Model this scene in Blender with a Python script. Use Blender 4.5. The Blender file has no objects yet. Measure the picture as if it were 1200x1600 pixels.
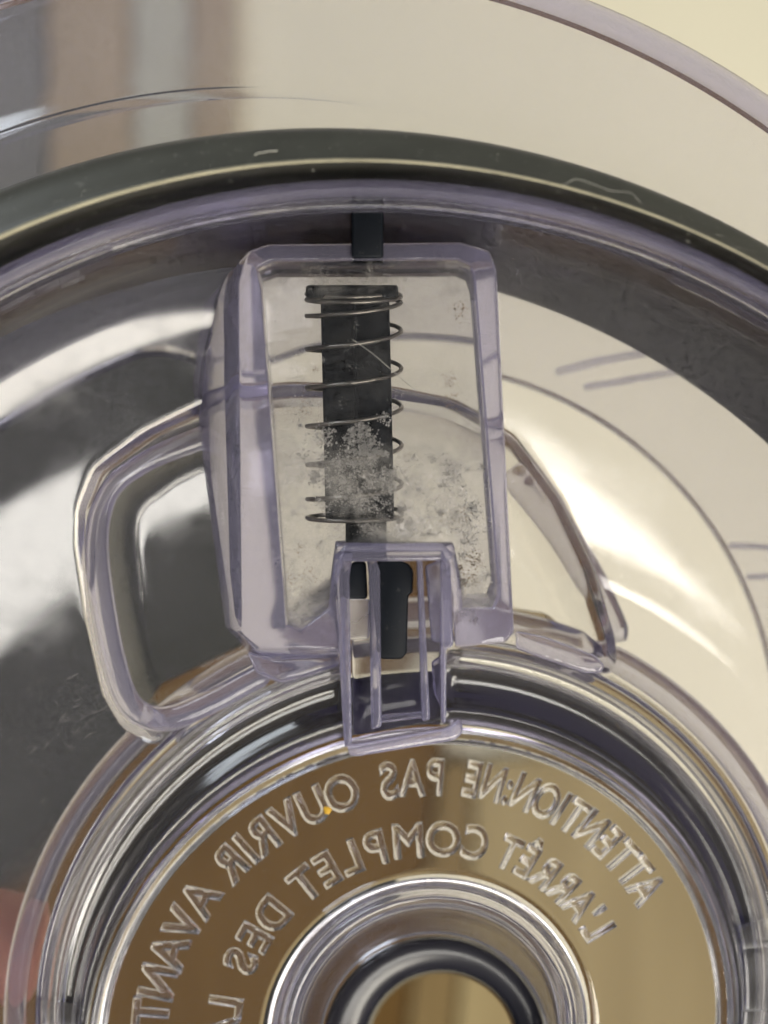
import bpy, bmesh, math, random
import numpy as np
from mathutils import Vector, Matrix

random.seed(7); rng = np.random.default_rng(7)
scene = bpy.context.scene
COL = scene.collection

# ------------------------------------------------------------------ camera, world, lamps, exposure
F = 2400.0; CAMZ = 0.450; WZ = -0.250            # focal length in photo pixels; camera height above the worktop (m)
cam_d = bpy.data.cameras.new('camera'); cam = bpy.data.objects.new('camera', cam_d); COL.objects.link(cam)
cam.location = (0, 0, CAMZ); cam.rotation_euler = (0, 0, 0)
cam_d.sensor_fit = 'VERTICAL'; cam_d.sensor_height = 24.0; cam_d.lens = 24.0 * F / 1600.0
cam_d.clip_start = 0.005; cam_d.clip_end = 20
cam_d.dof.use_dof = True; cam_d.dof.focus_distance = 0.193; cam_d.dof.aperture_fstop = 8.2
scene.camera = cam

w = bpy.data.worlds.new('World'); scene.world = w; w.use_nodes = True
w.node_tree.nodes['Background'].inputs[0].default_value = (1.0, 0.97, 0.93, 1)
w.node_tree.nodes['Background'].inputs[1].default_value = 0.24

def lamp(name, loc, target, sx, sy, power, color):
    l = bpy.data.lights.new(name, 'AREA'); l.shape = 'RECTANGLE'; l.size = sx; l.size_y = sy
    l.energy = power; l.color = color
    o = bpy.data.objects.new(name, l); COL.objects.link(o); o.location = loc
    o.rotation_euler = (Vector(target) - Vector(loc)).to_track_quat('-Z', 'Y').to_euler()
    return o
lamp('window_light', (-0.75, 0.85, 0.95), (0, 0, 0.2), 0.5, 0.5, 9, (0.86, 0.93, 1.0))
lamp('ceiling_light', (0.66, -0.72, 1.25), (0.0, 0.05, 0.1), 1.3, 0.36, 25, (1.0, 0.94, 0.82))
lamp('ceiling_light', (0.20, -0.80, 1.75), (0.0, 0.0, 0.1), 0.55, 0.26, 7.5, (1.0, 0.96, 0.88))

scene.view_settings.view_transform = 'Standard'; scene.view_settings.look = 'None'
scene.view_settings.exposure = -0.22; scene.view_settings.gamma = 1.0
cy = scene.cycles
cy.use_denoising = True; cy.denoiser = 'OPENIMAGEDENOISE'
cy.max_bounces = 14; cy.transmission_bounces = 14; cy.glossy_bounces = 6; cy.diffuse_bounces = 2
cy.use_adaptive_sampling = True; cy.adaptive_threshold = 0.06; cy.time_limit = 540; cy.adaptive_min_samples = 12
cy.transparent_max_bounces = 12; cy.sample_clamp_indirect = 6.0; cy.blur_glossy = 0.4
cy.caustics_reflective = True; cy.caustics_refractive = True

# ------------------------------------------------------------------ helpers
def at(px, py, d):
    """photo pixel + distance below the camera (mm) -> world point (m)"""
    px = np.asarray(px, float); py = np.asarray(py, float); d = np.asarray(d, float) * 0.001
    return np.stack([(px - 600) / F * d, (800 - py) / F * d, CAMZ - d + 0 * px], -1)
def P3(px, py, d): return Vector(at(px, py, d).tolist())

def tag(o, label, cat=None, group=None, kind=None):
    if label: o['label'] = label
    if cat: o['category'] = cat
    if group: o['group'] = group
    if kind: o['kind'] = kind
    return o
def link(o, parent=None):
    COL.objects.link(o)
    if parent is not None: o.parent = parent
    return o
def empty(name, loc):
    o = bpy.data.objects.new(name, None); o.location = loc; o.empty_display_size = 0.01
    COL.objects.link(o); return o
def mesh_obj(name, verts, faces, mat, parent=None, smooth=True, angle=None):
    me = bpy.data.meshes.new(name)
    me.from_pydata([tuple(v) for v in verts], [], faces)
    me.materials.append(mat)
    if smooth: me.polygons.foreach_set('use_smooth', [True] * len(me.polygons))
    me.update()
    if smooth and angle: me.set_sharp_from_angle(angle=math.radians(angle))
    return link(bpy.data.objects.new(name, me), parent)
def bm_obj(name, bm, mat, parent=None, angle=40):
    me = bpy.data.meshes.new(name); bm.to_mesh(me); bm.free()
    for m in (mat if isinstance(mat, list) else [mat]): me.materials.append(m)
    me.polygons.foreach_set('use_smooth', [True] * len(me.polygons))
    me.set_sharp_from_angle(angle=math.radians(angle)); me.update()
    return link(bpy.data.objects.new(name, me), parent)

# ------------------------------------------------------------------ materials
def newmat(name):
    m = bpy.data.materials.new(name); m.use_nodes = True
    nt = m.node_tree; return m, nt, nt.nodes['Principled BSDF']
def N(nt, t, **kw):
    n = nt.nodes.new(t)
    for k, v in kw.items():
        if k.startswith('i_'): n.inputs[k[2:].replace('_', ' ')].default_value = v
        else: setattr(n, k, v)
    return n
def ramp(nt, src, a, b, ca=(0, 0, 0, 1), cb=(1, 1, 1, 1)):
    r = nt.nodes.new('ShaderNodeValToRGB'); r.color_ramp.elements[0].position = a; r.color_ramp.elements[1].position = b
    r.color_ramp.elements[0].color = ca; r.color_ramp.elements[1].color = cb
    nt.links.new(src, r.inputs[0]); return r

def plastic(name, rough=(0.0, 0.10), dens=42, col=(0.60, 0.55, 0.87), scratch=0.0, residue=0.0, milk=0.0, milkcol=(0.70, 0.67, 0.90)):
    m, nt, b = newmat(name); L = nt.links
    b.inputs['Base Color'].default_value = (0.985, 0.985, 1, 1)
    b.inputs['Transmission Weight'].default_value = 1.0; b.inputs['IOR'].default_value = 1.50
    tc = N(nt, 'ShaderNodeTexCoord')
    n1 = N(nt, 'ShaderNodeTexNoise', i_Scale=60.0, i_Detail=4.0, i_Roughness=0.65); L.new(tc.outputs['Object'], n1.inputs['Vector'])
    r1 = ramp(nt, n1.outputs['Fac'], 0.45, 0.8, (rough[0],) * 3 + (1,), (rough[1],) * 3 + (1,))
    L.new(r1.outputs[0], b.inputs['Roughness'])
    if scratch:      # moulding ripple
        n3 = N(nt, 'ShaderNodeTexNoise', i_Scale=70.0, i_Detail=1.0); L.new(tc.outputs['Object'], n3.inputs['Vector'])
        bp = N(nt, 'ShaderNodeBump', i_Strength=scratch, i_Distance=0.0003); L.new(n3.outputs['Fac'], bp.inputs['Height'])
        L.new(bp.outputs[0], b.inputs['Normal'])
    out = nt.nodes['Material Output']
    if residue > 0:   # dried whitish film with a patchy shape of its own
        na = N(nt, 'ShaderNodeTexNoise', i_Scale=110.0, i_Detail=9.0, i_Roughness=0.72); L.new(tc.outputs['Object'], na.inputs['Vector'])
        ra = ramp(nt, na.outputs['Fac'], 0.47, 0.64, (0.0,) * 3 + (1,), (residue,) * 3 + (1,))
        sx = N(nt, 'ShaderNodeSeparateXYZ'); L.new(tc.outputs['Object'], sx.inputs[0])
        mr = N(nt, 'ShaderNodeMapRange'); mr.inputs[1].default_value = -0.0139; mr.inputs[2].default_value = 0.0306; L.new(sx.outputs[1], mr.inputs[0])
        rr = nt.nodes.new('ShaderNodeValToRGB'); rr.color_ramp.elements[0].color = (.95, .95, .95, 1); rr.color_ramp.elements[1].color = (.9, .9, .9, 1)
        for p_, v_ in ((0.40, .9), (0.58, .10), (0.86, .08), (0.94, .70)):
            e_ = rr.color_ramp.elements.new(p_); e_.color = (v_, v_, v_, 1)
        L.new(mr.outputs[0], rr.inputs[0]); mr = rr
        mm = N(nt, 'ShaderNodeMath', operation='MULTIPLY'); L.new(ra.outputs[0], mm.inputs[0]); L.new(mr.outputs[0], mm.inputs[1])
        df = N(nt, 'ShaderNodeBsdfDiffuse'); df.inputs[0].default_value = (0.62, 0.59, 0.55, 1)
        tl = N(nt, 'ShaderNodeBsdfTranslucent'); tl.inputs[0].default_value = (0.70, 0.66, 0.62, 1)
        m1 = N(nt, 'ShaderNodeMixShader', i_Fac=0.5); L.new(df.outputs[0], m1.inputs[1]); L.new(tl.outputs[0], m1.inputs[2])
        m2 = N(nt, 'ShaderNodeMixShader'); L.new(mm.outputs[0], m2.inputs[0]); L.new(b.outputs[0], m2.inputs[1]); L.new(m1.outputs[0], m2.inputs[2])
        L.new(m2.outputs[0], out.inputs['Surface'])
    if milk > 0:   # cloudy violet body of the thick mouldings
        df = N(nt, 'ShaderNodeBsdfDiffuse'); df.inputs[0].default_value = milkcol + (1,)
        tl = N(nt, 'ShaderNodeBsdfTranslucent'); tl.inputs[0].default_value = tuple(c * 1.06 for c in milkcol) + (1,)
        m1 = N(nt, 'ShaderNodeMixShader', i_Fac=0.6); L.new(df.outputs[0], m1.inputs[1]); L.new(tl.outputs[0], m1.inputs[2])
        m2 = N(nt, 'ShaderNodeMixShader', i_Fac=milk); L.new(b.outputs[0], m2.inputs[1]); L.new(m1.outputs[0], m2.inputs[2])
        L.new(m2.outputs[0], out.inputs['Surface'])
    if dens:
        va = N(nt, 'ShaderNodeVolumeAbsorption', i_Density=float(dens)); va.inputs['Color'].default_value = col + (1,)
        L.new(va.outputs[0], out.inputs['Volume'])
    return m

def solid(name, color, rough=0.5, spec=0.5, noise=0.12, nscale=60, bump=0.0, coat=0, metal=0, dust=0.0, sss=0):
    m, nt, b = newmat(name); L = nt.links
    tc = N(nt, 'ShaderNodeTexCoord')
    n1 = N(nt, 'ShaderNodeTexNoise', i_Scale=float(nscale), i_Detail=7.0, i_Roughness=0.6); L.new(tc.outputs['Object'], n1.inputs['Vector'])
    c = np.array(color); lo = tuple(np.clip(c * (1 - noise), 0, 1)) + (1,); hi = tuple(np.clip(c * (1 + noise), 0, 1)) + (1,)
    r = ramp(nt, n1.outputs['Fac'], 0.3, 0.7, lo, hi); src = r.outputs[0]
    if dust > 0:
        n4 = N(nt, 'ShaderNodeTexNoise', i_Scale=900.0, i_Detail=5.0, i_Roughness=0.7); L.new(tc.outputs['Object'], n4.inputs['Vector'])
        rd = ramp(nt, n4.outputs['Fac'], 0.60, 0.78, (0, 0, 0, 1), (dust,) * 3 + (1,))
        mxn = N(nt, 'ShaderNodeMix', data_type='RGBA'); L.new(rd.outputs[0], mxn.inputs[0]); L.new(src, mxn.inputs[6]); mxn.inputs[7].default_value = (0.5, 0.48, 0.44, 1)
        src = mxn.outputs[2]
    L.new(src, b.inputs['Base Color'])
    b.inputs['Roughness'].default_value = rough; b.inputs['Specular IOR Level'].default_value = spec
    b.inputs['Metallic'].default_value = metal; b.inputs['Coat Weight'].default_value = coat
    if sss: b.inputs['Subsurface Weight'].default_value = sss; b.inputs['Subsurface Radius'].default_value = (0.008, 0.003, 0.002); b.inputs['Subsurface Scale'].default_value = 0.5
    if bump:
        bp = N(nt, 'ShaderNodeBump', i_Strength=bump, i_Distance=0.0005); L.new(n1.outputs['Fac'], bp.inputs['Height']); L.new(bp.outputs[0], b.inputs['Normal'])
    return m

M_clear = plastic('clear_plastic', (0.0, 0.07), 34)
M_dome = plastic('clear_plastic_dome', (0.04, 0.18), 40, milk=0.035)
M_groove = plastic('clear_plastic_groove', (0.10, 0.24), 15, milk=0.08, milkcol=(0.72, 0.67, 0.62))
M_hub = plastic('clear_plastic_hub', (0.06, 0.16), 30, milk=0.04)
M_letter = plastic('clear_plastic_letter', (0.05, 0.12), 30, milk=0.05)
M_outer = plastic('clear_plastic_outer', (0.03, 0.14), 30, milk=0.07)
M_rim = plastic('clear_plastic_rim', (0.0, 0.06), 110, milk=0.16)
M_flange = plastic('clear_plastic_scuffed', (0.03, 0.18), 20, milk=0.09)
M_house = plastic('clear_plastic_thick', (0.05, 0.16), 20, milk=0.22)
M_cav = plastic('clear_plastic_residue', (0.02, 0.12), 0, residue=0.50)
M_pane = plastic('residue_pane', (0.01, 0.05), 0, residue=0.48)
M_frost = plastic('frosted_plastic', (0.22, 0.34), 30)
M_rubber = solid('grey_rubber', (0.056, 0.057, 0.046), 0.42, 0.5, 0.18, 120, 0.05, dust=0.22)
M_lip_highlight = solid('lip_highlight_rubber', (0.50, 0.45, 0.31), 0.4, 0.5, 0.25, 200)  # lighter rubber colour stands in for the highlight on the seal's lip
M_black = solid('black_plastic', (0.006, 0.008, 0.012), 0.5, 0.15, 0.2, 200, 0.05, dust=0.08)
M_hubr = solid('dark_hub_plastic', (0.020, 0.020, 0.028), 0.25, 0.5, 0.15, 150)
M_steel = solid('spring_steel', (0.26, 0.24, 0.21), 0.33, 0.5, 0.25, 400, metal=1.0)
M_salt = solid('salt_residue', (0.46, 0.44, 0.41), 0.9, 0.2, 0.25, 800)
M_grit = solid('brown_grit', (0.22, 0.16, 0.11), 0.9, 0.2, 0.35, 800)
M_fibre = solid('pale_fibre', (0.42, 0.41, 0.36), 0.7, 0.3, 0.1, 300)
M_crumb = solid('yellow_crumb', (0.62, 0.36, 0.03), 0.6, 0.4, 0.2, 900)
M_cream = solid('cream_laminate', (0.79, 0.735, 0.56), 0.45, 0.4, 0.02, 12)
M_skin = solid('skin', (0.58, 0.25, 0.16), 0.5, 0.4, 0.14, 160, 0.06, sss=0.15)
M_grey = solid('grey_laminate', (0.040, 0.042, 0.036), 0.85, 0.1, 0.12, 30)

M_lgrey = solid('pale_grey_laminate', (0.44, 0.43, 0.36), 0.8, 0.1, 0.06, 30)
def wood(name, a, b_):
    m, nt, b = newmat(name); L = nt.links
    tc = N(nt, 'ShaderNodeTexCoord'); mp = N(nt, 'ShaderNodeMapping'); mp.inputs['Scale'].default_value = (60, 5, 60); L.new(tc.outputs['Object'], mp.inputs[0])
    n = N(nt, 'ShaderNodeTexNoise', i_Scale=1.0, i_Detail=6.0, i_Distortion=0.6); L.new(mp.outputs[0], n.inputs['Vector'])
    r = ramp(nt, n.outputs['Fac'], 0.3, 0.7, a + (1,), b_ + (1,)); L.new(r.outputs[0], b.inputs['Base Color']); b.inputs['Roughness'].default_value = 0.8; b.inputs['Specular IOR Level'].default_value = 0.1
    return m
M_wood = wood('brown_wood', (0.10, 0.055, 0.017), (0.145, 0.085, 0.028))
M_tan = wood('tan_wood', (0.30, 0.23, 0.115), (0.37, 0.29, 0.15))
M_mid = wood('mid_brown_wood', (0.19, 0.13, 0.055), (0.24, 0.17, 0.08))
M_slate = solid('slate_laminate', (0.17, 0.17, 0.155), 0.85, 0.1, 0.1, 30)
M_wood2 = wood('walnut_wood', (0.33, 0.26, 0.175), (0.39, 0.31, 0.215))

# ------------------------------------------------------------------ ring surfaces of the lid
def thetas(lo=-30, hi=210, nf=430, nc=70):
    a = np.radians(np.linspace(lo, hi, nf, endpoint=False)); b = np.radians(np.linspace(hi, lo + 360, nc, endpoint=False))
    return np.concatenate([a, b])
def ring(cx, cy, R, d, th, e=0.0, t0=32.0):
    Rt = R * (1 + e * np.cos(2 * (th - math.radians(t0))))
    return np.stack([cx + Rt * np.cos(th), cy - Rt * np.sin(th), d + 0 * th], -1)
SC = (511.0, 1585.0)
def ecc(cx, cy, R, d, th, rmin):
    """ring about another centre, as seen from the seal's centre, never inside radius rmin"""
    ux, uy = np.cos(th), -np.sin(th); ox, oy = SC[0] - cx, SC[1] - cy
    bq = ox * ux + oy * uy; t = -bq + np.sqrt(np.maximum(bq * bq - (ox * ox + oy * oy - R * R), 1.0))
    k = 14.0; s = rmin + k * np.logaddexp(0, (t - rmin) / k)
    s = np.where(uy > 0.25, rmin + (s - rmin) * 0 + 40 * (R / 1353.0) ** 6, s)
    return np.stack([SC[0] + s * ux, SC[1] + s * uy, d + 0 * th], -1)
def catmull(K, n):
    """K (k, nth, 3) -> resampled along the first axis"""
    k = len(K); u = np.linspace(0, k - 1, n); i = np.minimum(u.astype(int), k - 2); t = (u - i)[:, None, None]
    p0 = K[np.maximum(i - 1, 0)]; p1 = K[i]; p2 = K[i + 1]; p3 = K[np.minimum(i + 2, k - 1)]
    return 0.5 * (2 * p1 + (p2 - p0) * t + (2 * p0 - 5 * p1 + 4 * p2 - p3) * t ** 2 + (3 * p1 - p0 - 3 * p2 + p3) * t ** 3)
def grid_faces(ns, nt, off=0, flip=False):
    i, j = np.meshgrid(np.arange(ns - 1), np.arange(nt), indexing='ij'); j2 = (j + 1) % nt
    q = np.stack([i * nt + j, i * nt + j2, (i + 1) * nt + j2, (i + 1) * nt + j], -1).reshape(-1, 4) + off
    return q[:, ::-1] if flip else q
def shell(name, G, thick, mat, parent, close=True):
    """G (ns, nt, 3) pixels -> closed shell; the second skin lies 'thick' mm along the normal, away from the camera"""
    Q = at(G[..., 0], G[..., 1], G[..., 2]); ns, nt = Q.shape[:2]
    ds = np.gradient(Q, axis=0); dt = (np.roll(Q, -1, 1) - np.roll(Q, 1, 1))
    n = np.cross(ds, dt); n /= np.linalg.norm(n, axis=-1, keepdims=True) + 1e-12
    n *= np.where((n[..., 2:] > 0), -1, 1)
    for _ in range(3): n = (n + 0.5 * np.roll(n, 1, 1) + 0.5 * np.roll(n, -1, 1)); n /= np.linalg.norm(n, axis=-1, keepdims=True)
    B = Q + n * thick * 0.001
    V = np.concatenate([Q.reshape(-1, 3), B.reshape(-1, 3)]); o = ns * nt
    f1 = grid_faces(ns, nt); f2 = grid_faces(ns, nt, o, True)
    j = np.arange(nt); j2 = (j + 1) % nt
    e0 = np.stack([j, o + j, o + j2, j2], -1); l = (ns - 1) * nt
    e1 = np.stack([l + j2, o + l + j2, o + l + j, l + j], -1)
    faces = np.concatenate([f1, f2, e0, e1])
    # orient outward: first skin must face the camera (+z)
    a, b, c = (V[faces[0][k]] for k in range(3))
    if np.cross(b - a, c - a)[2] < 0: faces = faces[:, ::-1]
    return mesh_obj(name, V, faces.tolist(), mat, parent, True, 50)
def loop_solid(name, rings_, mat, parent, n=None):
    """closed cross-section: rings in order around the section"""
    K = np.array(rings_)
    if n:
        k = len(K); Kw = np.concatenate([K[-1:], K, K[:2]]); u = np.linspace(0, k, n, endpoint=False); i = u.astype(int); t = (u - i)[:, None, None]
        p0, p1, p2, p3 = Kw[i], Kw[i + 1], Kw[i + 2], Kw[(i + 3) % (k + 3)]
        K = 0.5 * (2 * p1 + (p2 - p0) * t + (2 * p0 - 5 * p1 + 4 * p2 - p3) * t ** 2 + (3 * p1 - p0 - 3 * p2 + p3) * t ** 3)
    Q = at(K[..., 0], K[..., 1], K[..., 2]); ns, nt = Q.shape[:2]
    idx = np.arange(ns * nt).reshape(ns, nt); I2 = np.roll(idx, -1, 0); J = np.roll(idx, -1, 1); IJ = np.roll(I2, -1, 1)
    faces = np.stack([idx, J, IJ, I2], -1).reshape(-1, 4)
    V = Q.reshape(-1, 3)
    o = mesh_obj(name, V, faces.tolist(), mat, parent, True, 50)
    bm = bmesh.new(); bm.from_mesh(o.data); bmesh.ops.recalc_face_normals(bm, faces=bm.faces); bm.to_mesh(o.data); bm.free()
    return o
def sdf_poly(px, py, poly):
    """signed distance to a closed polygon, negative inside"""
    poly = np.array(poly, float); d = np.full(px.shape, 1e9); ins = np.zeros(px.shape, bool)
    for a, b in zip(poly, np.roll(poly, -1, 0)):
        ex, ey = b - a; wx, wy = px - a[0], py - a[1]
        t = np.clip((wx * ex + wy * ey) / (ex * ex + ey * ey), 0, 1)
        d = np.minimum(d, np.hypot(wx - ex * t, wy - ey * t))
        c = ((a[1] <= py) & (b[1] > py)) | ((b[1] <= py) & (a[1] > py))
        ins ^= c & (px < a[0] + (py - a[1]) * ex / (ey if abs(ey) > 1e-9 else 1e-9))
    return np.where(ins, -d, d)
def sstep(x): x = np.clip(x, 0, 1); return x * x * (3 - 2 * x)

# ------------------------------------------------------------------ the worktop and what lies on it
def slab(name, pts, z0, z1, mat, bevel=0.002, parent=None):
    bm = bmesh.new()
    lo = [bm.verts.new((x, y, z0)) for x, y in pts]; hi = [bm.verts.new((x, y, z1)) for x, y in pts]
    n = len(pts); bm.faces.new(hi); bm.faces.new(lo[::-1])
    for i in range(n): bm.faces.new((lo[i], lo[(i + 1) % n], hi[(i + 1) % n], hi[i]))
    bmesh.ops.recalc_face_normals(bm, faces=bm.faces)
    if bevel: bmesh.ops.bevel(bm, geom=bm.edges[:], offset=bevel, segments=2, affect='EDGES', profile=0.5)
    return bm_obj(name, bm, mat, parent)
tag(slab('worktop', [(-2.6, -2.4), (2.6, -2.4), (2.6, 2.4), (-2.6, 2.4)], WZ - 0.03, WZ, M_cream, 0.003), None, kind='structure')
def pxy(px, py, d): p = at(px, py, d); return (float(p[0]), float(p[1]))
def board(name, pts, top, mat):
    d = (CAMZ - WZ) * 1000 - top; return slab(name, [pxy(x, y, d) for x, y in pts], WZ + 0.0006, WZ + top * 0.001, mat, 0.002)
tag(board('wooden_board', [(-1700, 2000), (30, 1400), (470, 1040), (560, 960), (760, 960), (684, 1190), (655, 1400), (520, 2600), (-1700, 2600)], 18, M_wood), 'brown wooden board lying under the lower left of the clear lid', 'board')
tag(board('tan_board', [(744, 1190), (900, 1180), (1090, 1280), (1150, 1500), (1160, 2600), (610, 2600), (735, 1400)], 15, M_tan), 'tan wooden board seen through the centre hole of the lid', 'board')
tag(board('brown_board', [(690, 1190), (738, 1190), (729, 1400), (604, 2600), (526, 2600), (661, 1400)], 16, M_mid), 'narrow mid-brown board between the dark brown and tan boards under the lid', 'board')
tag(board('slate_board', [(-1900, -700), (72, -700), (72, 326), (-1900, 326)], 8, M_slate), 'mid grey board behind the top left corner of the lid', 'board')
tag(board('grey_tray', [(-1900, 330), (372, 330), (425, 600), (430, 940), (440, 1045), (10, 1385), (-1900, 1980)], 8, M_grey), 'dark grey flat tray filling the left side behind the lid', 'tray')
tag(board('brown_board', [(76, -500), (205, -500), (205, 326), (76, 326)], 12, M_wood2), 'wider brown strip behind the upper left of the lid', 'board', 'brown strips behind the lid')
tag(board('brown_board', [(300, -500), (362, -500), (366, 326), (300, 326)], 12, M_wood2), 'narrower brown strip nearer the middle behind the lid', 'board', 'brown strips behind the lid')
tag(board('grey_board', [(208, -500), (297, -500), (297, 326), (208, 326)], 9, M_lgrey), 'pale grey strip between the two brown strips behind the lid', 'board')

# ------------------------------------------------------------------ the lid
lid = empty('food_processor_lid', P3(560, 1560, 200))
tag(lid, 'clear violet-tinted plastic food processor lid with dark rubber seal, seen from inside', 'lid')
LIDW = lid.location.copy()
def adopt(o):
    """parts are modelled in world space: keep them there under the lid"""
    if o.parent is lid: o.matrix_parent_inverse = Matrix.Translation(-LIDW)
    return o
TH = thetas(nf=640)

# flange outside the seal, with its faint step, and the rim bead
fl = [ecc(407, 1306, 1362, 190.0, TH, 1425), ecc(405, 1304, 1300, 189.4, TH, 1405), ecc(403, 1302, 1212, 188.1, TH, 1385),
      ecc(403, 1302, 1172, 187.3, TH, 1370), ecc(403, 1302, 1150, 186.8, TH, 1360), ring(511, 1585, 1335, 186.0, TH), ring(540, 1580, 1290, 186.0, TH)]
adopt(shell('flange', catmull(np.array(fl), 60), 2.4, M_flange, lid))
def bead(name, cx, cy, R, rmin, d, rx, rd, n, mat):
    rr = []
    for k in range(n):
        a = 2 * math.pi * k / n
        rr.append(ecc(cx, cy, R + rx * math.cos(a), d + rd * math.sin(a), TH, rmin + rx * math.cos(a)))
    return adopt(loop_solid(name, rr, mat, lid))
bead('rim', 407, 1306, 1382, 1448, 189.5, 21, 2.6, 14, M_rim)

# rubber seal
seal = [ring(511, 1585, 1384, 178.0, TH), ring(513, 1585, 1376, 176.2, TH), ring(530, 1581, 1350, 174.6, TH), ring(551, 1578, 1329, 173.3, TH),
        ring(556, 1576, 1321, 173.6, TH), ring(557, 1575, 1318, 177.0, TH), ring(560, 1571, 1306, 181.6, TH), ring(566, 1560, 1282, 183.6, TH),
        ring(570, 1550, 1264, 184.4, TH), ring(566, 1556, 1272, 186.0, TH), ring(540, 1578, 1330, 185.4, TH), ring(511, 1585, 1380, 182.5, TH)]
sl = adopt(loop_solid('seal', seal, M_rubber, lid, 48))
tag(sl, 'dark grey rubber sealing ring with a highlight painted along its lip')
lip = [ring(549, 1578, 1331, 173.4, TH), ring(551, 1577.5, 1328, 172.9, TH), ring(553, 1577, 1325, 172.9, TH), ring(555, 1576, 1322, 173.4, TH), ring(553, 1577, 1326, 174.2, TH)]  # thin bead on the lip crest, coloured pale as its painted highlight
adopt(loop_solid('seal_lip_highlight', lip, M_lip_highlight, sl))
sk = [ring(566, 1553, 1268, 186.2, TH), ring(548, 1550, 1238, 190.0, TH), ring(500, 1530, 1176, 199.0, TH), ring(455, 1515, 1112, 207.0, TH)]
adopt(shell('seal_skirt', catmull(np.array(sk), 16), 1.5, M_rubber, lid))

# dome with the deep pocket round the latch housing
E1 = 0.03
adopt(loop_solid('dome_lip', [ring(574, 1541, 1247 + 14 * math.cos(a), 178.6 + 2.6 * math.sin(a), TH) for a in np.linspace(0, 2 * math.pi, 12, endpoint=False)], M_house, lid))
dm = [ring(576, 1536, 1230, 179.2, TH), ring(576, 1536, 1222, 178.9, TH), ring(576, 1536, 1210, 182.0, TH), ring(576, 1538, 1170, 190.0, TH), ring(580, 1540, 1110, 194.4, TH), ring(588, 1542, 1020, 198.3, TH, 0.01), ring(600, 1545, 930, 201.4, TH, 0.015),
      ring(610, 1548, 850, 203.6, TH, 0.02), ring(620, 1551, 780, 205.2, TH, 0.025), ring(630, 1554, 720, 206.3, TH, 0.028),
      ring(638, 1556, 670, 207.0, TH, E1), ring(642, 1560, 620, 206.5, TH, E1), ring(643, 1562, 590, 205.6, TH, E1), ring(643, 1562, 575, 204.8, TH, E1)]
G = catmull(np.array(dm), 300)
POCKET = [(345, 640), (240, 690), (165, 745), (142, 800), (140, 850), (155, 960), (182, 1080), (205, 1120), (240, 1138), (285, 1130), (430, 1062), (545, 1028), (650, 1012),
          (760, 1008), (850, 1022), (915, 1040), (943, 1030), (940, 1000), (905, 890), (855, 790), (790, 700), (700, 650), (600, 630), (450, 625)]
sd = sdf_poly(G[..., 0], G[..., 1], POCKET)
pk = 11.0 * sstep((-sd + 20) / 92.0)
for _ in range(5):
    pk = (np.roll(pk, 1, 1) + 2 * pk + np.roll(pk, -1, 1)) / 4; pk[1:-1] = (pk[:-2] + 2 * pk[1:-1] + pk[2:]) / 4
G[..., 2] += pk
adopt(shell('dome', G, 2.0, M_dome, lid))

# ledge ring, groove and lettered plate
TH2 = thetas(nf=420, nc=60)
lg = [ring(643, 1563, 574, 206.5, TH2, 0.032), ring(643, 1564, 569, 204.4, TH2, 0.034), ring(642, 1566, 556, 204.0, TH2, 0.035), ring(641, 1570, 543, 204.3, TH2, 0.036), ring(641, 1572, 538, 206.0, TH2, 0.036)]
def flat_at_clip(rings_, d):
    K = np.array(rings_); wq = sstep((np.degrees(TH2) - 82.5) / 2.0) * sstep((103.0 - np.degrees(TH2)) / 2.0); K[..., 2] += (d - K[..., 2]) * wq; return K
lg = flat_at_clip(lg, 205.6)
adopt(shell('ledge_ring', catmull(np.array(lg), 24), 2.2, M_groove, lid))
gv = [ring(641, 1573, 537, 206.0, TH2, 0.037), ring(641, 1580, 530, 206.7, TH2, 0.038), ring(641, 1590, 521, 206.9, TH2, 0.04), ring(641, 1598, 514, 206.3, TH2, 0.042), ring(641, 1606, 506, 205.8, TH2, 0.043), ring(641, 1612, 500, 206.2, TH2, 0.044), ring(641, 1618, 494, 207.0, TH2, 0.045)]
gv = flat_at_clip(gv, 205.9)
adopt(shell('groove_ring', catmull(np.array(gv), 44), 1.8, M_groove, lid))
def PLC(R): 
    t = np.clip((493 - R) / 250.0, 0, 1); return (641 + 26 * t, 1620 - 6 * t, 0.048 - 0.012 * t)
pl = []
for R, d in ((493, 206.8), (484, 205.6), (476, 205.5), (440, 205.6), (380, 205.7), (330, 205.7), (290, 205.7), (262, 205.4), (252, 204.6)):
    c = PLC(R); pl.append(ring(c[0], c[1], R, d, TH2, c[2]))
plate = adopt(shell('text_plate', catmull(np.array(pl), 50), 2.2, M_clear, lid))

# hub: rounded collar, inner tube, dark bush with a through hole
hb = [ring(667, 1615, 247, 204.6, TH2, .03), ring(668, 1616, 236, 201.6, TH2, .03), ring(669, 1618, 222, 200.0, TH2, .03), ring(671, 1620, 208, 200.6, TH2, .025), ring(673, 1623, 198, 203.5, TH2, .02),
      ring(676, 1630, 188, 208.5, TH2, .01), ring(679, 1638, 178, 214.0, TH2, 0)]
adopt(shell('hub_collar', catmull(np.array(hb), 48), 2.2, M_hub, lid))
bush = [ring(680, 1640, 176, 211.0, TH2), ring(681, 1640, 168, 209.4, TH2), ring(683, 1640, 150, 209.2, TH2), ring(687, 1638, 128, 209.9, TH2), ring(690, 1637, 118, 211.6, TH2),
        ring(691, 1635, 115, 216.0, TH2), ring(691, 1635, 115, 222.0, TH2), ring(690, 1636, 140, 223.0, TH2), ring(684, 1640, 176, 219.0, TH2)]
hubr = adopt(loop_solid('hub_bush', bush, M_hubr, lid, 40)); tag(hubr, 'dark plastic bush around the centre hole')

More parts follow.
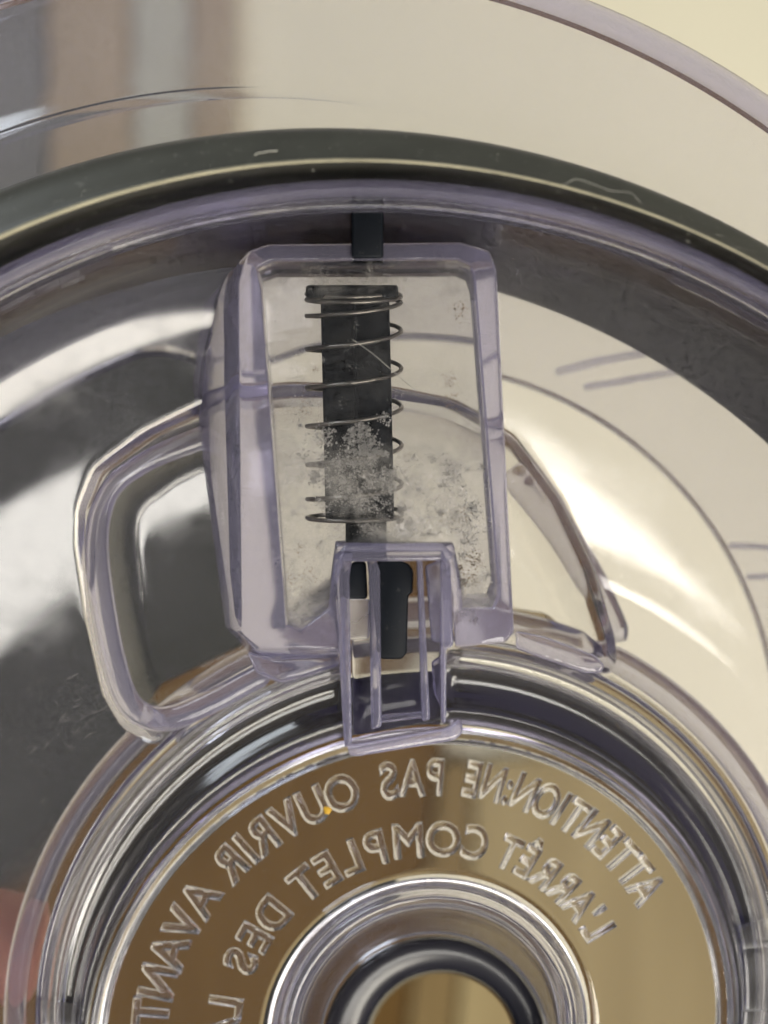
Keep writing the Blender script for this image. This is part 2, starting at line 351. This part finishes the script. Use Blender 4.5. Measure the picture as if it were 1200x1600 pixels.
# ------------------------------------------------------------------ raised lettering on the far face of the plate (so it reads mirrored from inside)
LETM = {}
def letter_mesh(ch):
    if ch in LETM: return LETM[ch]
    cu = bpy.data.curves.new('letter_curve', 'FONT'); cu.body = ch; cu.size = 1.0; cu.extrude = 0.045; cu.bevel_depth = 0.055; cu.bevel_resolution = 2; cu.offset = -0.012
    cu.resolution_u = 4; cu.align_x = 'CENTER'
    o = bpy.data.objects.new('tmp', cu); COL.objects.link(o)
    dg = bpy.context.evaluated_depsgraph_get(); dg.update()
    me = bpy.data.meshes.new_from_object(o.evaluated_get(dg)); bpy.data.objects.remove(o)
    me.materials.clear(); me.materials.append(M_letter)
    bm = bmesh.new(); bm.from_mesh(me); bmesh.ops.remove_doubles(bm, verts=bm.verts, dist=1e-4); bmesh.ops.recalc_face_normals(bm, faces=bm.faces); bm.to_mesh(me); bm.free()
    me.polygons.foreach_set('use_smooth', [True] * len(me.polygons)); me.set_sharp_from_angle(angle=math.radians(35))
    LETM[ch] = me; return me
ADV = {'I': .34, ':': .34, "'": .28, ' ': .42, 'M': .86, 'N': .76, 'O': .78, 'C': .72, 'D': .74, 'A': .72, 'V': .70, 'T': .64, 'E': .66, 'L': .60, 'R': .70, 'Ê': .66, 'P': .68, 'S': .68, 'U': .74}
def arc_text(txt, anchors, R, size_px):
    pos = []; x = 0
    for ch in txt: a = ADV[ch]; pos.append(x + a / 2); x += a
    ai = sorted(anchors); ang = np.interp(pos, [pos[i] for i in ai], [anchors[i] for i in ai])
    rate = np.gradient(ang, pos)
    for ch, a, rt in zip(txt, ang, rate):
        if ch == ' ': continue
        th = np.array([math.radians(a)]); c = PLC(R); d = 208.02
        g0 = ring(c[0], c[1], R - size_px * 0.36, d, th, c[2])[0]; g1 = ring(c[0], c[1], R + size_px * 0.36, d, th, c[2])[0]
        p0 = P3(*g0); p1 = P3(*g1); y = (p1 - p0).normalized(); z = Vector((0, 0, -1)); xx = y.cross(z).normalized()
        s = size_px / F * d * 0.001
        wx = min(s * 1.05, math.radians(rt) * (P3(*g0) - P3(c[0], c[1], d)).length * 1.10)
        m = Matrix((xx, y, z)).transposed().to_4x4() @ Matrix.Diagonal((wx, s, s * 1.3, 1)); m.translation = p0 + z * (s * 1.3 * 0.087)
        o = link(bpy.data.objects.new('letter', letter_mesh(ch)), plate)
        o.matrix_parent_inverse = Matrix.Translation(-LIDW) @ Matrix.Identity(4)
        o.matrix_parent_inverse = Matrix.Identity(4); o.matrix_basis = m
arc_text('ATTENTION:NE PAS OUVRIR AVANT', {0: 32.5, 11: 77.5, 15: 96, 17: 107, 22: 137, 24: 147.5, 28: 175}, 412, 76)
arc_text("L'ARRÊT COMPLET DES LAMES", {0: 31, 8: 74.5, 14: 128, 18: 158, 20: 172, 24: 202}, 310, 72)

# ------------------------------------------------------------------ latch housing: hollow clear box with the spring-loaded pin in it
def prism_verts(bm, front, back):
    a = [bm.verts.new(P3(*p)) for p in front]; b = [bm.verts.new(P3(*p)) for p in back]; return a, b
def add_prism(bm, front, back, flip=False, mi=0):
    a, b = prism_verts(bm, front, back); n = len(a); fs = [bm.faces.new(a), bm.faces.new(b[::-1])]
    for i in range(n): fs.append(bm.faces.new((a[i], b[i], b[(i + 1) % n], a[(i + 1) % n])))
    for f in fs: f.material_index = mi
    bmesh.ops.recalc_face_normals(bm, faces=fs)
    return fs
def prism(name, front, back, mat, parent, bevel=0.0006, seg=3):
    bm = bmesh.new(); add_prism(bm, front, back)
    bmesh.ops.bevel(bm, geom=bm.edges[:], offset=bevel, segments=seg, affect='EDGES', profile=0.5, clamp_overlap=True)
    bmesh.ops.recalc_face_normals(bm, faces=bm.faces)
    return adopt(bm_obj(name, bm, mat, parent, 60))
def Z(pts, d): return [(x, y, d) for x, y in pts]
HF = [(388, 392), (420, 381), (720, 378), (765, 392), (776, 420), (803, 988), (790, 1004), (712, 1012), (706, 930), (690, 862), (540, 862), (524, 930), (530, 1016), (405, 1012), (378, 990), (372, 440)]
HB = [(318, 470), (380, 420), (720, 420), (758, 432), (766, 460), (792, 968), (780, 990), (712, 1006), (706, 930), (690, 866), (540, 866), (524, 930), (530, 1030), (400, 1030), (352, 980), (300, 600)]
CF = [(402, 418), (424, 408), (716, 406), (734, 414), (740, 436), (778, 930), (770, 950), (722, 950), (718, 900), (708, 850), (524, 848), (518, 905), (514, 950), (470, 984), (447, 976), (408, 450)]
CB = [(412, 436), (434, 429), (712, 428), (728, 434), (734, 456), (766, 906), (760, 926), (728, 928), (720, 890), (706, 846), (526, 844), (518, 890), (514, 936), (474, 958), (452, 948), (416, 462)]
bm = bmesh.new(); n = 16
hf, hb, cf, cb = ([bm.verts.new(P3(*p)) for p in L_] for L_ in (Z(HF, 184.0), Z(HB, 204.5), Z(CF, 184.0), Z(CB, 200.0)))
bm.faces.new(hb); fl_ = bm.faces.new(cb); fl_.material_index = 1
for i in range(n):
    j = (i + 1) % n
    bm.faces.new((hf[i], hf[j], cf[j], cf[i])); bm.faces.new((hf[i], hb[i], hb[j], hf[j])); f_ = bm.faces.new((cf[i], cf[j], cb[j], cb[i])); f_.material_index = 1
bmesh.ops.recalc_face_normals(bm, faces=bm.faces)
bm.verts.index_update(); isb = {v for v in cb}
ed = [e for e in bm.edges if not (e.verts[0] in isb or e.verts[1] in isb)]
bmesh.ops.bevel(bm, geom=ed, offset=0.0007, segments=2, affect='EDGES', profile=0.5, clamp_overlap=True)
bmesh.ops.triangulate(bm, faces=[f for f in bm.faces if len(f.verts) > 4], ngon_method='EAR_CLIP')
bmesh.ops.recalc_face_normals(bm, faces=bm.faces)
housing = adopt(bm_obj('latch_housing', bm, [M_house, M_cav], lid, 60))
tag(housing, 'hollow clear housing with salty residue inside')
cc = np.array(CF).mean(0); CP = [tuple(cc + (np.array(p) - cc) * 0.992) for p in CF]
bm = bmesh.new(); add_prism(bm, Z(CP, 184.9), Z(CP, 185.6)); bmesh.ops.triangulate(bm, faces=[f for f in bm.faces if len(f.verts) > 4], ngon_method='EAR_CLIP'); bmesh.ops.recalc_face_normals(bm, faces=bm.faces)
pane = bm_obj('cover_pane', bm, M_pane, housing, 30)

# top bridge between housing and lip, and side gussets
prism('gusset', Z([(806, 985), (850, 994), (930, 1024), (946, 1040), (940, 1052), (915, 1052), (850, 1030), (806, 1014)], 197.5), Z([(806, 985), (850, 994), (926, 1022), (940, 1038), (934, 1048), (912, 1048), (850, 1028), (806, 1012)], 205.0), M_house, lid, 0.0005)
prism('gusset', Z([(386, 1018), (430, 1030), (528, 1022), (530, 1040), (440, 1066), (400, 1050)], 193), Z([(386, 1018), (430, 1030), (528, 1022), (530, 1044), (440, 1070), (400, 1054)], 204.0), M_house, lid, 0.0005)

# slot guide below the housing
sg = empty('slot_guide', (0, 0, 0)); sg.parent = lid; sg.matrix_parent_inverse = Matrix.Translation(-LIDW)
def sub(o): o.matrix_parent_inverse = Matrix.Identity(4); return o
sub(prism('guide_wall', Z([(522, 884), (534, 864), (552, 864), (546, 900), (550, 1162), (538, 1168)], 183.0), Z([(524, 884), (536, 866), (547, 866), (543, 900), (548, 1150), (542, 1155)], 198), M_house, sg, 0.0003))
sub(prism('guide_wall', Z([(688, 862), (704, 880), (708, 1010), (697, 1014), (697, 1130), (690, 1130), (688, 900)], 183.0), Z([(686, 864), (702, 880), (706, 1005), (695, 1008), (695, 1120), (688, 1120), (686, 900)], 198), M_house, sg, 0.0003))
sub(prism('guide_rail', Z([(573, 876), (586, 872), (594, 890), (596, 1136), (580, 1140), (576, 900)], 184.0), Z([(577, 878), (586, 874), (591, 890), (592, 1126), (583, 1130), (579, 900)], 197), M_house, sg, 0.0003))
sub(prism('guide_rail', Z([(652, 872), (660, 876), (672, 1124), (660, 1128)], 184.0), Z([(650, 874), (658, 878), (668, 1116), (657, 1120)], 197), M_house, sg, 0.0003))
sub(prism('guide_foot', Z([(542, 1166), (700, 1138), (716, 1124), (723, 1130), (722, 1146), (712, 1156), (560, 1182), (546, 1180)], 183.0), Z([(542, 1160), (700, 1134), (716, 1120), (722, 1126), (720, 1142), (710, 1150), (560, 1174), (546, 1174)], 200), M_house, sg, 0.0007))
sub(prism('guide_bar', Z([(594, 1118), (660, 1112), (662, 1122), (596, 1130)], 187.0), Z([(594, 1116), (660, 1110), (662, 1120), (596, 1128)], 193), M_house, sg, 0.0003))
sub(prism('frosted_tab', Z([(543, 936), (577, 936), (577, 998), (543, 1000)], 186.5), Z([(543, 936), (577, 936), (577, 998), (543, 1000)], 188.5), M_frost, sg, 0.0003))
sub(prism('guide_plate', Z([(548, 870), (688, 868), (690, 1126), (552, 1150)], 197.6), Z([(548, 870), (688, 868), (690, 1122), (552, 1146)], 199.2), M_clear, sg, 0.0003))

sub(prism('guide_panel', Z([(664, 884), (688, 874), (704, 890), (709, 1008), (674, 1002)], 185.0), Z([(664, 884), (686, 876), (702, 890), (706, 1004), (674, 998)], 190), M_house, sg, 0.0004))
sub(prism('guide_panel', Z([(674, 1034), (695, 1020), (695, 1118), (678, 1084)], 190.5), Z([(674, 1034), (693, 1020), (693, 1114), (678, 1080)], 196), M_rim, sg, 0.0003))
sub(prism('guide_panel', Z([(522, 870), (540, 850), (690, 848), (708, 866), (704, 876), (532, 878)], 183.4), Z([(524, 870), (540, 852), (690, 850), (706, 866), (702, 874), (534, 876)], 188), M_house, sg, 0.0004))

# black locking pin
pin = empty('locking_pin', (0, 0, 0)); pin.parent = lid; pin.matrix_parent_inverse = Matrix.Translation(-LIDW)
tag(pin, 'black plastic locking pin inside the clear housing')
def bx(name, x0, y0, x1, y1, d0, d1, mat=M_black, parent=pin, bev=0.0004, sk=0):
    return sub(prism(name, Z([(x0, y0), (x1, y0), (x1 + sk, y1), (x0 + sk, y1)], d0), Z([(x0, y0), (x1, y0), (x1 + sk, y1), (x0 + sk, y1)], d1), mat, parent, bev))
bx('pin_tip', 549, 328, 599, 404, 183.2, 188.5)
bx('pin_collar', 478, 446, 622, 466, 188.0, 196)
bx('pin_body', 501, 460, 608, 814, 188.6, 196, sk=8)
bx('pin_spine', 550, 470, 556, 806, 187.9, 188.7, sk=8, bev=0.0001)
bx('pin_neck', 540, 806, 604, 876, 190.0, 195)
sub(prism('pin_foot', Z([(580, 882), (600, 874), (612, 868), (640, 882), (646, 892), (645, 926), (638, 930), (636, 1020), (628, 1030), (596, 1030), (588, 1018)], 185.6), Z([(582, 882), (600, 876), (612, 872), (640, 884), (644, 892), (643, 926), (636, 930), (634, 1016), (628, 1026), (596, 1026), (588, 1014)], 194), M_black, pin, 0.0004))
sub(prism('pin_foot', Z([(538, 896), (548, 880), (560, 876), (572, 878), (574, 936), (538, 936)], 186.0), Z([(538, 896), (548, 880), (560, 876), (572, 878), (574, 934), (538, 934)], 193), M_black, pin, 0.0004))

def tube(name, pts, rad, mat, parent=None, seg=8):
    pts = [Vector(p) for p in pts]; V = []; Fc = []; up = None
    for i, p in enumerate(pts):
        t = (pts[min(i + 1, len(pts) - 1)] - pts[max(i - 1, 0)]).normalized()
        if up is None: up = t.orthogonal().normalized()
        up = (up - t * up.dot(t)).normalized(); s = t.cross(up)
        r = rad[i] if hasattr(rad, '__len__') else rad
        for k in range(seg): a = 2 * math.pi * k / seg; V.append(p + (up * math.cos(a) + s * math.sin(a)) * r)
    for i in range(len(pts) - 1):
        for k in range(seg): k2 = (k + 1) % seg; Fc.append((i * seg + k, i * seg + k2, (i + 1) * seg + k2, (i + 1) * seg + k))
    Fc.append(tuple(range(seg))[::-1]); Fc.append(tuple((len(pts) - 1) * seg + k for k in range(seg)))
    return mesh_obj(name, V, Fc, mat, parent, True, 60)
# coil spring: nearly closed end coils, open turns in the middle
ys = [456, 464, 474, 520, 580, 640, 700, 760, 806, 813]; sp = []
NT = 9
for i in range(NT * 28 + 1):
    u = i / 28.0; y = np.interp(u, range(NT + 1), ys); a = 2 * math.pi * u + 0.4
    sp.append(P3(551 + y * 0.004 + 74 * math.cos(a), y + 7 * math.sin(a), 192.2 - 4.9 * math.sin(a)))
spring = adopt(tube('spring', sp, 0.00028, M_steel, lid, 8)); tag(spring, 'thin steel coil spring around the black pin')

# ------------------------------------------------------------------ residue inside the housing
def specks(name, clouds, mat, parent):
    V = []; Fc = []
    base = [(0, 0, 1), (.94, 0, -.33), (-.47, .82, -.33), (-.47, -.82, -.33), (0.3, 0.5, 0.7)]
    tet = [(0, 1, 4), (1, 2, 4), (2, 0, 4), (0, 3, 1), (1, 3, 2), (2, 3, 0)]
    for (n, cx, cy_, sx, sy, d0, d1, r0, r1) in clouds:
        K_ = max(3, n // 45); kc = np.c_[rng.normal(cx, sx, K_), rng.normal(cy_, sy, K_), rng.uniform(2, 9, K_)]
        for _ in range(n):
            kk = kc[rng.integers(K_)]; x = rng.normal(kk[0], kk[2]); y = rng.normal(kk[1], kk[2])
            if not (425 < x < 770 and 415 < y < 975) or (515 < x < 715 and y > 838): continue
            c = P3(x, y, rng.uniform(d0, d1)); r = rng.uniform(r0, r1) ** 1.0 * 0.001; o = len(V)
            A = rng.normal(size=(3, 3)); q, _r = np.linalg.qr(A)
            for b_ in base: v = q @ (np.array(b_) * rng.uniform(.6, 1.3)); V.append((c.x + v[0] * r, c.y + v[1] * r, c.z + v[2] * r))
            Fc += [tuple(o + k for k in f) for f in tet]
    return tag(adopt(mesh_obj(name, V, Fc, mat, parent, False)), None, kind='stuff')
FR0, FR1 = 185.7, 186.0
specks('salt_crust', [
    (1700, 575, 705, 24, 26, 186.0, 188.4, .05, .24), (700, 590, 760, 26, 32, 186.0, 188.4, .05, .22), (500, 500, 720, 14, 40, 186.5, 189, .05, .22), (1500, 640, 790, 45, 45, 185.7, 187, .03, .17), (500, 560, 790, 40, 30, 186, 188.4, .04, .2), (220, 470, 610, 16, 26, 186, 190, .04, .14),
    (700, 680, 780, 40, 60, FR0, FR1, .03, .12), (1300, 735, 860, 22, 60, FR0, FR1, .03, .17), (500, 455, 900, 22, 60, FR0, FR1, .03, .12), (500, 424, 690, 5, 150, FR0, 188, .03, .13),
    (300, 540, 520, 50, 60, FR0, FR1, .02, .07), (260, 660, 560, 60, 90, FR0, FR1, .02, .07), (300, 560, 425, 90, 8, FR0, 189, .03, .10)], M_salt, housing)
specks('brown_grit', [(420, 735, 890, 16, 40, FR0, FR1, .04, .16), (160, 715, 600, 14, 70, FR0, FR1, .04, .15), (140, 470, 880, 18, 60, FR0, FR1, .04, .13), (120, 600, 610, 110, 130, FR0, FR1, .02, .07), (80, 470, 600, 16, 30, 187, 190, .04, .12)], M_grit, housing)

# ribs and beads on the outer side of the dome
def sweep(name, pts, d, w_px, h_mm, mat, parent, nseg=14, sub_=8):
    pts = np.array(pts, float); k = len(pts); u = np.linspace(0, k - 1, (k - 1) * sub_ + 1); i = np.minimum(u.astype(int), k - 2); t = (u - i)[:, None]
    p0, p1, p2, p3 = pts[np.maximum(i - 1, 0)], pts[i], pts[i + 1], pts[np.minimum(i + 2, k - 1)]
    C_ = 0.5 * (2 * p1 + (p2 - p0) * t + (2 * p0 - 5 * p1 + 4 * p2 - p3) * t ** 2 + (3 * p1 - p0 - 3 * p2 + p3) * t ** 3)
    T_ = np.gradient(C_, axis=0); T_ /= np.linalg.norm(T_, axis=1, keepdims=True); N_ = np.stack([-T_[:, 1], T_[:, 0]], 1)
    V = []; m_ = len(C_)
    for q_ in range(m_):
        f_ = min(1.0, (0.25 + min(q_, m_ - 1 - q_) / 5.0)) ** 0.5
        for a in np.linspace(0, 2 * math.pi, nseg, endpoint=False):
            ca, sa = math.cos(a), math.sin(a); ca = math.copysign(abs(ca) ** .7, ca); sa = math.copysign(abs(sa) ** .7, sa)
            V.append(P3(C_[q_, 0] + N_[q_, 0] * ca * w_px / 2 * f_, C_[q_, 1] + N_[q_, 1] * ca * w_px / 2 * f_, d - sa * h_mm / 2 * f_))
    Fc = [(q_ * nseg + a, q_ * nseg + (a + 1) % nseg, (q_ + 1) * nseg + (a + 1) % nseg, (q_ + 1) * nseg + a) for q_ in range(m_ - 1) for a in range(nseg)]
    Fc += [tuple(range(nseg))[::-1], tuple((m_ - 1) * nseg + a for a in range(nseg))]
    o = mesh_obj(name, V, Fc, mat, parent, True, 70)
    bm = bmesh.new(); bm.from_mesh(o.data); bmesh.ops.recalc_face_normals(bm, faces=bm.faces); bm.to_mesh(o.data); bm.free()
    return adopt(o)
sweep('pocket_rim', [(352, 668), (300, 688), (232, 715), (178, 752), (156, 795), (150, 850), (158, 930), (174, 1020), (195, 1088), (225, 1118), (268, 1122), (330, 1096), (385, 1066), (420, 1048)], 205.0, 40, 3.4, M_house, lid)
ow = [ring(480, 1520, 1150, 218.0, TH), ring(520, 1530, 1080, 218.6, TH)]
def ecc2(cx, cy, R, c0, d, th, rmin):
    ux, uy = np.cos(th), -np.sin(th); ox, oy = c0[0] - cx, c0[1] - cy; bq = ox * ux + oy * uy
    rmin = rmin + (1085 - R * 0.02 - rmin) * sstep((np.degrees(th) - 86) / 26.0)
    t = -bq + np.sqrt(np.maximum(bq * bq - (ox * ox + oy * oy - R * R), 1.0)); s_ = rmin + 20 * np.logaddexp(0, (t - rmin) / 20)
    return np.stack([c0[0] + s_ * ux, c0[1] + s_ * uy, d + 0 * th], -1)
ow += [ecc2(628, 1152, 640, (600, 1545), 219.4, TH, 720), ecc2(628, 1150, 590, (600, 1545), 220.0, TH, 680), ecc2(628, 1150, 580, (600, 1545), 220.6, TH, 672)]
adopt(shell('outer_wall', catmull(np.array(ow), 60), 0.9, M_outer, lid))
def bar(name, pts, w_px, d0, d1, mat, parent, bev=0.0005):
    pts = np.array(pts, float); t = np.gradient(pts, axis=0); t /= np.linalg.norm(t, axis=1, keepdims=True); n = np.stack([-t[:, 1], t[:, 0]], 1) * w_px / 2
    poly = np.concatenate([pts + n, (pts - n)[::-1]])
    return prism(name, Z(poly.tolist(), d0), Z(poly.tolist(), d1), mat, parent, bev, 2)
bar('rib', [(868, 578), (930, 562), (1010, 546)], 12, 226, 233, M_house, lid, .0003)
bar('rib', [(912, 602), (970, 592), (1060, 576)], 10, 226, 233, M_house, lid, .0003)
bar('rib', [(1138, 850), (1180, 851), (1240, 856)], 9, 226, 233, M_house, lid, .0003)
bar('rib', [(1166, 899), (1200, 898), (1250, 899)], 9, 226, 233, M_house, lid, .0003)
sweep('pocket_rib', [(802, 728), (850, 784), (890, 838), (926, 900), (952, 956), (968, 1004)], 215, 38, 2.6, M_house, lid)
adopt(loop_solid('ledge_bead', [ring(643 + 2 * math.cos(a), 1562, 606 + 21 * math.cos(a), 211.6 + 2.0 * math.sin(a), TH2, 0.03) for a in np.linspace(0, 2 * math.pi, 14, endpoint=False)], M_house, lid))

# dust, scratches and grit lying on the lid
def surf_specks(name, Gs, clouds, mat, parent):
    Gf = np.concatenate([g.reshape(-1, 3) for g in Gs]); V = []; Fc = []
    Gf = Gf[(np.abs(Gf[:, 0] - 600) < 700) & (np.abs(Gf[:, 1] - 800) < 900)]
    for (n, x0, y0, x1, y1, wid, r0, r1, el, ang) in clouds:
        for _ in range(n):
            t = rng.random(); x = x0 + (x1 - x0) * t + rng.normal(0, wid); y = y0 + (y1 - y0) * t + rng.normal(0, wid)
            if not (-40 < x < 1240 and -40 < y < 1640): continue
            k = np.argmin((Gf[:, 0] - x) ** 2 + (Gf[:, 1] - y) ** 2)
            if (Gf[k, 0] - x) ** 2 + (Gf[k, 1] - y) ** 2 > 300: continue
            a = math.radians(ang) + rng.normal(0, 0.25) if el > 1 else rng.uniform(0, 6.28)
            r = r0 + (r1 - r0) * rng.random() ** 2; e_ = el * rng.uniform(.5, 1.2) if el > 1 else rng.uniform(1, 2)
            c = P3(x, y, Gf[k, 2] - 0.03); ca, sa = math.cos(a), math.sin(a); o_ = len(V); r *= .001
            for (u, v_, h) in ((-e_, 0, 0), (0, -1, 0), (e_, 0, 0), (0, 1, 0), (0, 0, .5)):
                V.append((c.x + r * (u * ca - v_ * sa), c.y + r * (u * sa + v_ * ca), c.z + r * h))
            Fc += [(o_, o_ + 1, o_ + 4), (o_ + 1, o_ + 2, o_ + 4), (o_ + 2, o_ + 3, o_ + 4), (o_ + 3, o_, o_ + 4)]
    return tag(adopt(mesh_obj(name, V, Fc, mat, parent, False)), None, kind='stuff')
GFL = catmull(np.array(fl), 60); GPL = np.concatenate([catmull(np.array(lg), 24).reshape(-1, 3), catmull(np.array(pl), 50).reshape(-1, 3)]); GSE = np.array(seal)[1:5]
surf_specks('pale_dust', [GFL], [(260, 20, 130, 220, 40, 60, .015, .07, 1, 0), (60, 100, 60, 700, 60, 50, .015, .05, 1, 0), (8, 60, 110, 170, 60, 30, .03, .05, 6, 20)], M_fibre, lid)
surf_specks('pale_dust', [catmull(np.array(seal[:5]), 40)], [(60, 0, 340, 560, 235, 16, .02, .06, 2.5, 20), (170, 620, 235, 1200, 400, 15, .015, .06, 2.5, -25), (120, 0, 372, 1200, 395, 10, .01, .04, 1, 0)], M_fibre, lid)
surf_specks('hairline_scratches', [G], [(30, 90, 1060, 190, 1120, 22, .010, .028, 40, 28), (22, 60, 1170, 140, 1120, 26, .010, .028, 50, 35), (60, 30, 900, 150, 1250, 70, .006, .016, 60, 45), (30, 20, 1000, 120, 1250, 60, .006, .014, 60, -30), (40, 20, 760, 130, 1000, 40, .01, .03, 4, 40)], M_fibre, lid)
surf_specks('dark_grit', [GPL], [(70, 700, 1035, 1000, 1150, 10, .03, .09, 1, 0), (60, 1000, 1150, 1150, 1420, 12, .03, .09, 1, 0), (40, 780, 1180, 880, 1200, 14, .03, .08, 1, 0), (50, 250, 1180, 440, 1090, 14, .03, .09, 1, 0)], M_grit, lid)
surf_specks('dark_grit', [G], [(30, 960, 1040, 1010, 1080, 12, .03, .08, 2, -30), (22, 800, 380, 900, 420, 30, .02, .07, 1, 0)], M_grit, lid)

# ------------------------------------------------------------------ loose bits
def fibre(label, pts, d, r, mat=M_fibre):
    pp = [P3(x, y, dd) for (x, y), dd in zip(pts, d if hasattr(d, '__len__') else [d] * len(pts))]
    dense = []
    for i in range(len(pp) - 1):
        p0, p1, p2, p3 = pp[max(i - 1, 0)], pp[i], pp[i + 1], pp[min(i + 2, len(pp) - 1)]
        for k in range(6):
            t = k / 6; dense.append(0.5 * (2 * p1 + (p2 - p0) * t + (2 * p0 - 5 * p1 + 4 * p2 - p3) * t * t + (3 * p1 - p0 - 3 * p2 + p3) * t ** 3))
    dense.append(pp[-1])
    return tag(tube('lint_fibre', dense, r, mat, None, 5), label, 'fibre')
fibre('long pale wavy fibre lying on the right of the dark rubber seal', [(872, 292), (886, 286), (900, 280), (925, 287), (955, 298), (985, 301), (1002, 318)], [173.1, 172.8, 172.7, 172.8, 173, 173.0, 172.8], 0.000032)
fibre('short pale curl of lint on the top left of the dark rubber seal', [(398, 243), (404, 239), (413, 238), (420, 236), (434, 236)], 174.2, 0.00008)
fibre('thin straight hair crossing the black pin inside the clear housing', [(550, 530), (585, 555), (625, 590), (650, 610)], 185.9, 0.00006)
bm = bmesh.new(); bmesh.ops.create_icosphere(bm, subdivisions=2, radius=0.00055)
for v in bm.verts: v.co *= 0.75 + 0.5 * rng.random(); v.co.z *= 0.6
o = bm_obj('crumb', bm, M_crumb, None, 30); o.location = P3(512, 1266, 205.2); tag(o, 'tiny yellow crumb stuck on the lettered plate beside the letter O', 'crumb')

# ------------------------------------------------------------------ hand steadying the lid from below, mostly outside the frame
def hand():
    bm_v = []; edges = []; rad = []
    def v(p, r): bm_v.append(p); rad.append(r); return len(bm_v) - 1
    def q(px, py, d): return P3(px, py, d)
    wrist = v(q(-1900, 2250, 300), .027); palm0 = v(q(-1500, 2060, 285), .030); palm = v(q(-1120, 1900, 272), .030)
    fore = v(q(-2700, 2700, 320), .034); edges += [(fore, wrist), (wrist, palm0), (palm0, palm)]
    def chain(root, pts):
        a = root
        for (x, y, d, r) in pts: b = v(q(x, y, d), r); edges.append((a, b)); a = b
    chain(palm, [(-780, 1560, 262, .0125), (-470, 1480, 246, .0102), (-210, 1460, 232, .0098), (40, 1480, 224, .0090), (104, 1490, 223, .0062)])
    chain(palm, [(-730, 1800, 268, .0125), (-400, 1760, 256, .0100), (-130, 1765, 246, .0090), (80, 1790, 240, .0078), (130, 1795, 239, .0055)])
    chain(palm, [(-760, 2030, 272, .0120), (-440, 2030, 262, .0095), (-190, 2045, 252, .0086), (10, 2065, 246, .0075), (55, 2070, 245, .0052)])
    chain(palm, [(-850, 2250, 276, .0110), (-590, 2280, 268, .0085), (-390, 2300, 260, .0075), (-230, 2310, 254, .0066), (-190, 2312, 253, .0048)])
    chain(palm0, [(-1330, 1640, 262, .0150), (-1180, 1420, 240, .0115), (-1000, 1330, 215, .0098), (-900, 1300, 196, .0080), (-880, 1296, 190, .0056)])
    me = bpy.data.meshes.new('hand'); me.from_pydata(bm_v, edges, []); o = bpy.data.objects.new('hand_src', me); COL.objects.link(o)
    sm = o.modifiers.new('s', 'SKIN')
    me.skin_vertices[0].data if len(me.skin_vertices) else None
    if not len(me.skin_vertices):
        bmx = bmesh.new(); bmx.from_mesh(me); bmx.verts.layers.skin.verify(); bmx.to_mesh(me); bmx.free()
    for i, r in enumerate(rad):
        me.skin_vertices[0].data[i].radius = (r, r * (0.8 if i in (0, 1, 2, 3) else 0.95)); me.skin_vertices[0].data[i].use_root = (i == palm)
    sb = o.modifiers.new('b', 'SUBSURF'); sb.levels = 2; sb.render_levels = 2
    dg = bpy.context.evaluated_depsgraph_get(); dg.update()
    m2 = bpy.data.meshes.new_from_object(o.evaluated_get(dg)); bpy.data.objects.remove(o)
    m2.materials.clear(); m2.materials.append(M_skin); m2.polygons.foreach_set('use_smooth', [True] * len(m2.polygons))
    h = link(bpy.data.objects.new('hand', m2))
    return tag(h, 'bare hand behind the lid, blurred fingertip at the lower left', 'hand')
hand()
